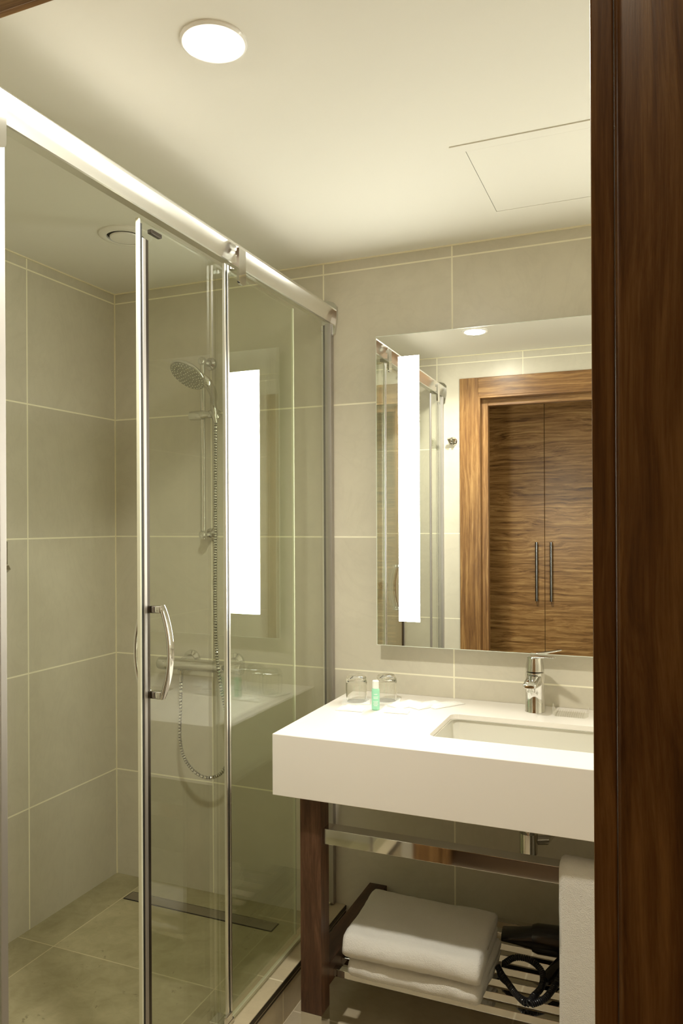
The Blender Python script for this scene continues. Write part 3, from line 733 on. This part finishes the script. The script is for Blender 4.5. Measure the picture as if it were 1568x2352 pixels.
# soap dish (clear, ribbed, two upturned ends)
sd = MB(); SX0, SX1, SY0, SY1 = 1.664, 1.745, -0.118, -0.052
for k in range(13):
    x = SX0+0.004+k*(SX1-SX0-0.008)/12
    sd.box(x-0.0012, x+0.0012, SY0+0.002, SY1-0.002, TC+0.0005, TC+0.006)
sd.box(SX0, SX1, SY0, SY1, TC+0.0003, TC+0.0022)
for x, dx in ((SX0, -0.010), (SX1, 0.010)):
    n_ = 8; r0 = []; r1 = []
    for k in range(n_+1):
        y = SY0+(SY1-SY0)*k/n_; hh = 0.006+0.024*math.sin(PI*k/n_)
        r0.append((y, hh))
    A = [Vector((x, y, TC+0.001)) for y, hh in r0]+[Vector((x+dx, y, TC+hh)) for y, hh in r0[::-1]]
    Bq = [p+Vector((0.002, 0, 0)) for p in A]
    sd.rings([A, Bq])
ob = sd.build('soap_dish', M['clear_pl']); tag(recenter(ob), 'clear ribbed plastic soap dish to the right of the tap', 'soap dish')

# ================================================================== towels
def cloth_noise(p, s, a): return Vector((noise.noise(p*s), noise.noise(p*s+Vector((7, 3, 1))), noise.noise(p*s+Vector((1, 9, 4)))))*a
def folded_towel(x0, x1, y0, y1, z0, h, seed, label, skew=0.0, sag=0.0):
    """thick folded bath towel, rounded fold to the front, layered edges at the sides"""
    o = MB(); th = h/2
    # profile in (y, z): two stacked layers joined by the front fold
    prof = []
    n_a = 10
    def arc(cy, cz, r, a0, a1, n): return [(cy+r*math.cos(a0+(a1-a0)*k/n), cz+r*math.sin(a0+(a1-a0)*k/n)) for k in range(n+1)]
    yb = y1
    prof += [(yb-(yb-y0-h/2)*k/16, h) for k in range(16)]
    prof += arc(y0+h/2, h/2, h/2, PI/2, 3*PI/2, 14)
    prof += [(y0+h/2+(yb-y0-h/2)*k/16, 0) for k in range(1, 17)]
    prof += arc(yb, th/2, th/2, -PI/2, PI/2, 5)[1:-1]
    prof += [(yb-0.002-(yb-y0-h)*k/14*0.9, th*0.985) for k in range(12)]
    prof += [(yb-(yb-y0-h)*0.72, th)]
    prof += [(yb-0.002-(yb-y0-h)*k/14*0.9, th*1.015) for k in range(11, -1, -1)]
    prof += arc(yb, th*1.5, th/2, -PI/2, PI/2, 5)[1:-1]
    NX = 44; R = []
    for i in range(NX+1):
        u = i/NX
        e = min(u, 1-u)*(x1-x0)/(h*0.22)
        k = math.sqrt(max(0.0, 1-(1-min(e, 1))**2)); k = 0.74+0.26*k
        x = x0+(x1-x0)*u
        ring = []
        for (y, z) in prof:
            layer = 0 if z < th else 1
            zc = th*0.5 if layer == 0 else th*1.5
            zz_ = zc+(z-zc)*k if abs(z-h/2) > 0.001 or True else z
            yy = y+(1-k)*0.02*(1 if y < (y0+y1)/2 else -1)
            p = Vector((x, yy, z0+zz_-(1-k)*h*0.06*(1 if layer else 0)))
            p.x += skew*(yy-y0)
            dn = cloth_noise(p+Vector((seed, 0, 0)), 11, 0.0052)+cloth_noise(p+Vector((0, seed, 0)), 40, 0.0018)
            dn.z *= 1.0 if z > 0.3*h else 0.25
            p += dn; p.z = max(p.z, z0+0.0008)
            ring.append(p)
        R.append(ring)
    bm = o.bm; V = [[bm.verts.new(p) for p in r] for r in R]; n = len(prof)
    for a, b_ in zip(V, V[1:]):
        for q in range(n): bm.faces.new((a[q], a[(q+1) % n], b_[(q+1) % n], b_[q]))
    for r in (V[0], V[-1]):
        f = bm.faces.new(r); bmesh.ops.triangulate(bm, faces=[f])
    ob = o.build('folded_towel', M['towel'], None, smooth=True, sharp=2.2)
    return tag(recenter(ob), label, 'towel', 'folded towels on the shelf')
folded_towel(1.160, 1.520, -0.492, -0.235, 0.1808, 0.056, 3, 'white folded towel at the bottom of the stack on the chrome shelf', skew=0.02)
folded_towel(1.150, 1.522, -0.506, -0.232, 0.2375, 0.066, 11, 'white folded towel on top of the stack on the chrome shelf', skew=-0.03)

# hanging towel over the front bar
def hanging(x0, x1, label):
    o = MB(); ht = 0.011; yb0, yb1, zt = -0.5265, -0.4805, 0.595
    path = [(yb0-0.002, 0.05+k*0.045) for k in range(12)]
    path += [(yb0-0.002, 0.578), (yb0-0.0005, 0.590), (yb0+0.008, zt+0.0015), (yb0+0.023, zt+0.002), (yb1-0.007, zt+0.0015), (yb1+0.001, 0.588), (yb1+0.003, 0.57)]
    path += [(yb1+0.003, 0.55-k*0.045) for k in range(8)]
    outer = []; inner = []
    for i, (y, z) in enumerate(path):
        a = Vector(path[max(i-1, 0)]); b_ = Vector(path[min(i+1, len(path)-1)]); t_ = (b_-a).normalized(); nn = Vector((-t_.y, t_.x))
        inner.append((y, z)); outer.append((y+nn.x*ht*1.0, z+nn.y*ht*1.0))
    prof = outer+inner[::-1]
    NX = 30; V = []
    for i in range(NX+1):
        u = i/NX; x = x0+(x1-x0)*u
        ring = []
        for q, (y, z) in enumerate(prof):
            p = Vector((x, y, z))
            if q < len(outer):
                p += cloth_noise(p, 12, 0.0022)+cloth_noise(p, 60, 0.0008)
                e = min(u, 1-u)*(x1-x0)/0.006
                if e < 1:
                    yi, zi = inner[q]; k = math.sqrt(1-(1-e)**2)*0.6+0.4
                    p = Vector((p.x, yi+(p.y-yi)*k, zi+(p.z-zi)*k))
            p.x += 0.003*noise.noise(Vector((z*6, 0.3, 1 if u > .5 else 0)))
            ring.append(p)
        V.append([o.bm.verts.new(p) for p in ring])
    n = len(prof)
    for a, b_ in zip(V, V[1:]):
        for q in range(n): o.bm.faces.new((a[q], a[(q+1) % n], b_[(q+1) % n], b_[q]))
    for r in (V[0], V[-1]):
        f = o.bm.faces.new(r); bmesh.ops.triangulate(o.bm, faces=[f])
    ob = o.build('hanging_towel', M['towel'], None, smooth=True, sharp=2.2)
    return tag(recenter(ob), label, 'towel')
hanging(1.722, 1.965, 'white towel hanging over the chrome front bar of the washstand')

# ================================================================== hair dryer with coiled cord
hd = thing('hair_dryer', 'black hair dryer with coiled cord on the chrome shelf beside the towels', 'hair dryer', (1.66, -0.22, 0.182))
ZS = 0.1815
def esec(c, ax, wy, wz, n=24):
    ax = Vector(ax).normalized(); s_ = ax.cross(Vector((0, 0, 1))).normalized(); t_ = Vector((0, 0, 1))
    return [Vector(c)+s_*wy*math.cos(2*PI*k/n)+t_*wz*math.sin(2*PI*k/n) for k in range(n)]
ax = Vector((1, 0.10, 0))
def at(d_, z=0.0): return Vector((1.520, -0.182, ZS+0.042+z))+ax*d_
MB().rings([esec(at(0.0), ax, 0.036, 0.009), esec(at(0.003), ax, 0.038, 0.011), esec(at(0.05), ax, 0.034, 0.022), esec(at(0.085), ax, 0.033, 0.031), esec(at(0.09), ax, 0.034, 0.033)]).build('nozzle', M['black_pl'], hd, smooth=True)
MB().rings([esec(at(0.085), ax, 0.036, 0.035), esec(at(0.10), ax, 0.040, 0.040), esec(at(0.16), ax, 0.043, 0.041), esec(at(0.22), ax, 0.043, 0.041), esec(at(0.255), ax, 0.036, 0.035), esec(at(0.265), ax, 0.02, 0.02)]).build('barrel', M['black_pl'], hd, smooth=True)
g0 = at(0.19, -0.02)
MB().tube([g0, g0+Vector((-0.010, -0.05, -0.004)), g0+Vector((-0.03, -0.10, -0.006)), g0+Vector((-0.045, -0.15, -0.006)), g0+Vector((-0.05, -0.165, -0.006))], [0.018, 0.019, 0.017, 0.0165, 0.011], 18).build('grip', M['black_pl'], hd, smooth=True)
def coil(path, rc, rt, pitch, n=7):
    P = catmull(path, 12); L = [0]
    for a, b_ in zip(P, P[1:]): L.append(L[-1]+(b_-a).length)
    out = []; tot = L[-1]; N = int(tot/pitch*12); j_ = 0
    prev = None
    for k in range(N+1):
        s_ = tot*k/N
        while j_ < len(L)-2 and L[j_+1] < s_: j_ += 1
        f = (s_-L[j_])/max(L[j_+1]-L[j_], 1e-9); c = P[j_].lerp(P[j_+1], f); t_ = (P[j_+1]-P[j_]).normalized()
        u = Vector((0, 0, 1)); u = (u-t_*u.dot(t_)).normalized(); v = t_.cross(u)
        a = 2*PI*k/12; out.append(c+(u*math.cos(a)+v*math.sin(a))*rc)
    return MB().tube(out, rt, n)
zc = ZS+0.0095
cpath = [(1.548, -0.318, zc+0.022), (1.575, -0.288, zc+0.03), (1.615, -0.285, zc+0.03), (1.650, -0.310, zc+0.02), (1.655, -0.350, zc+0.004), (1.640, -0.395, zc), (1.630, -0.430, zc), (1.600, -0.405, zc), (1.575, -0.370, zc), (1.548, -0.335, zc+0.004), (1.532, -0.312, zc+0.01)]
coil(cpath, 0.0066, 0.0023, 0.0056).build('coiled_cord', M['black_soft'], hd, smooth=True)
cp2 = [(1.640, -0.430, zc), (1.668, -0.400, zc+0.003), (1.688, -0.350, zc+0.012), (1.700, -0.30, zc+0.02), (1.70, -0.27, zc+0.02)]
coil(cp2, 0.0066, 0.0023, 0.0056).build('coiled_cord', M['black_soft'], hd, smooth=True)
MB().tube(catmull([(1.532, -0.322, zc+0.01), (1.545, -0.345, zc-0.003), (1.58, -0.375, zc-0.003), (1.62, -0.405, zc-0.002), (1.64, -0.412, zc+0.008)], 8), 0.0028, 8).build('cable', M['black_soft'], hd, smooth=True)
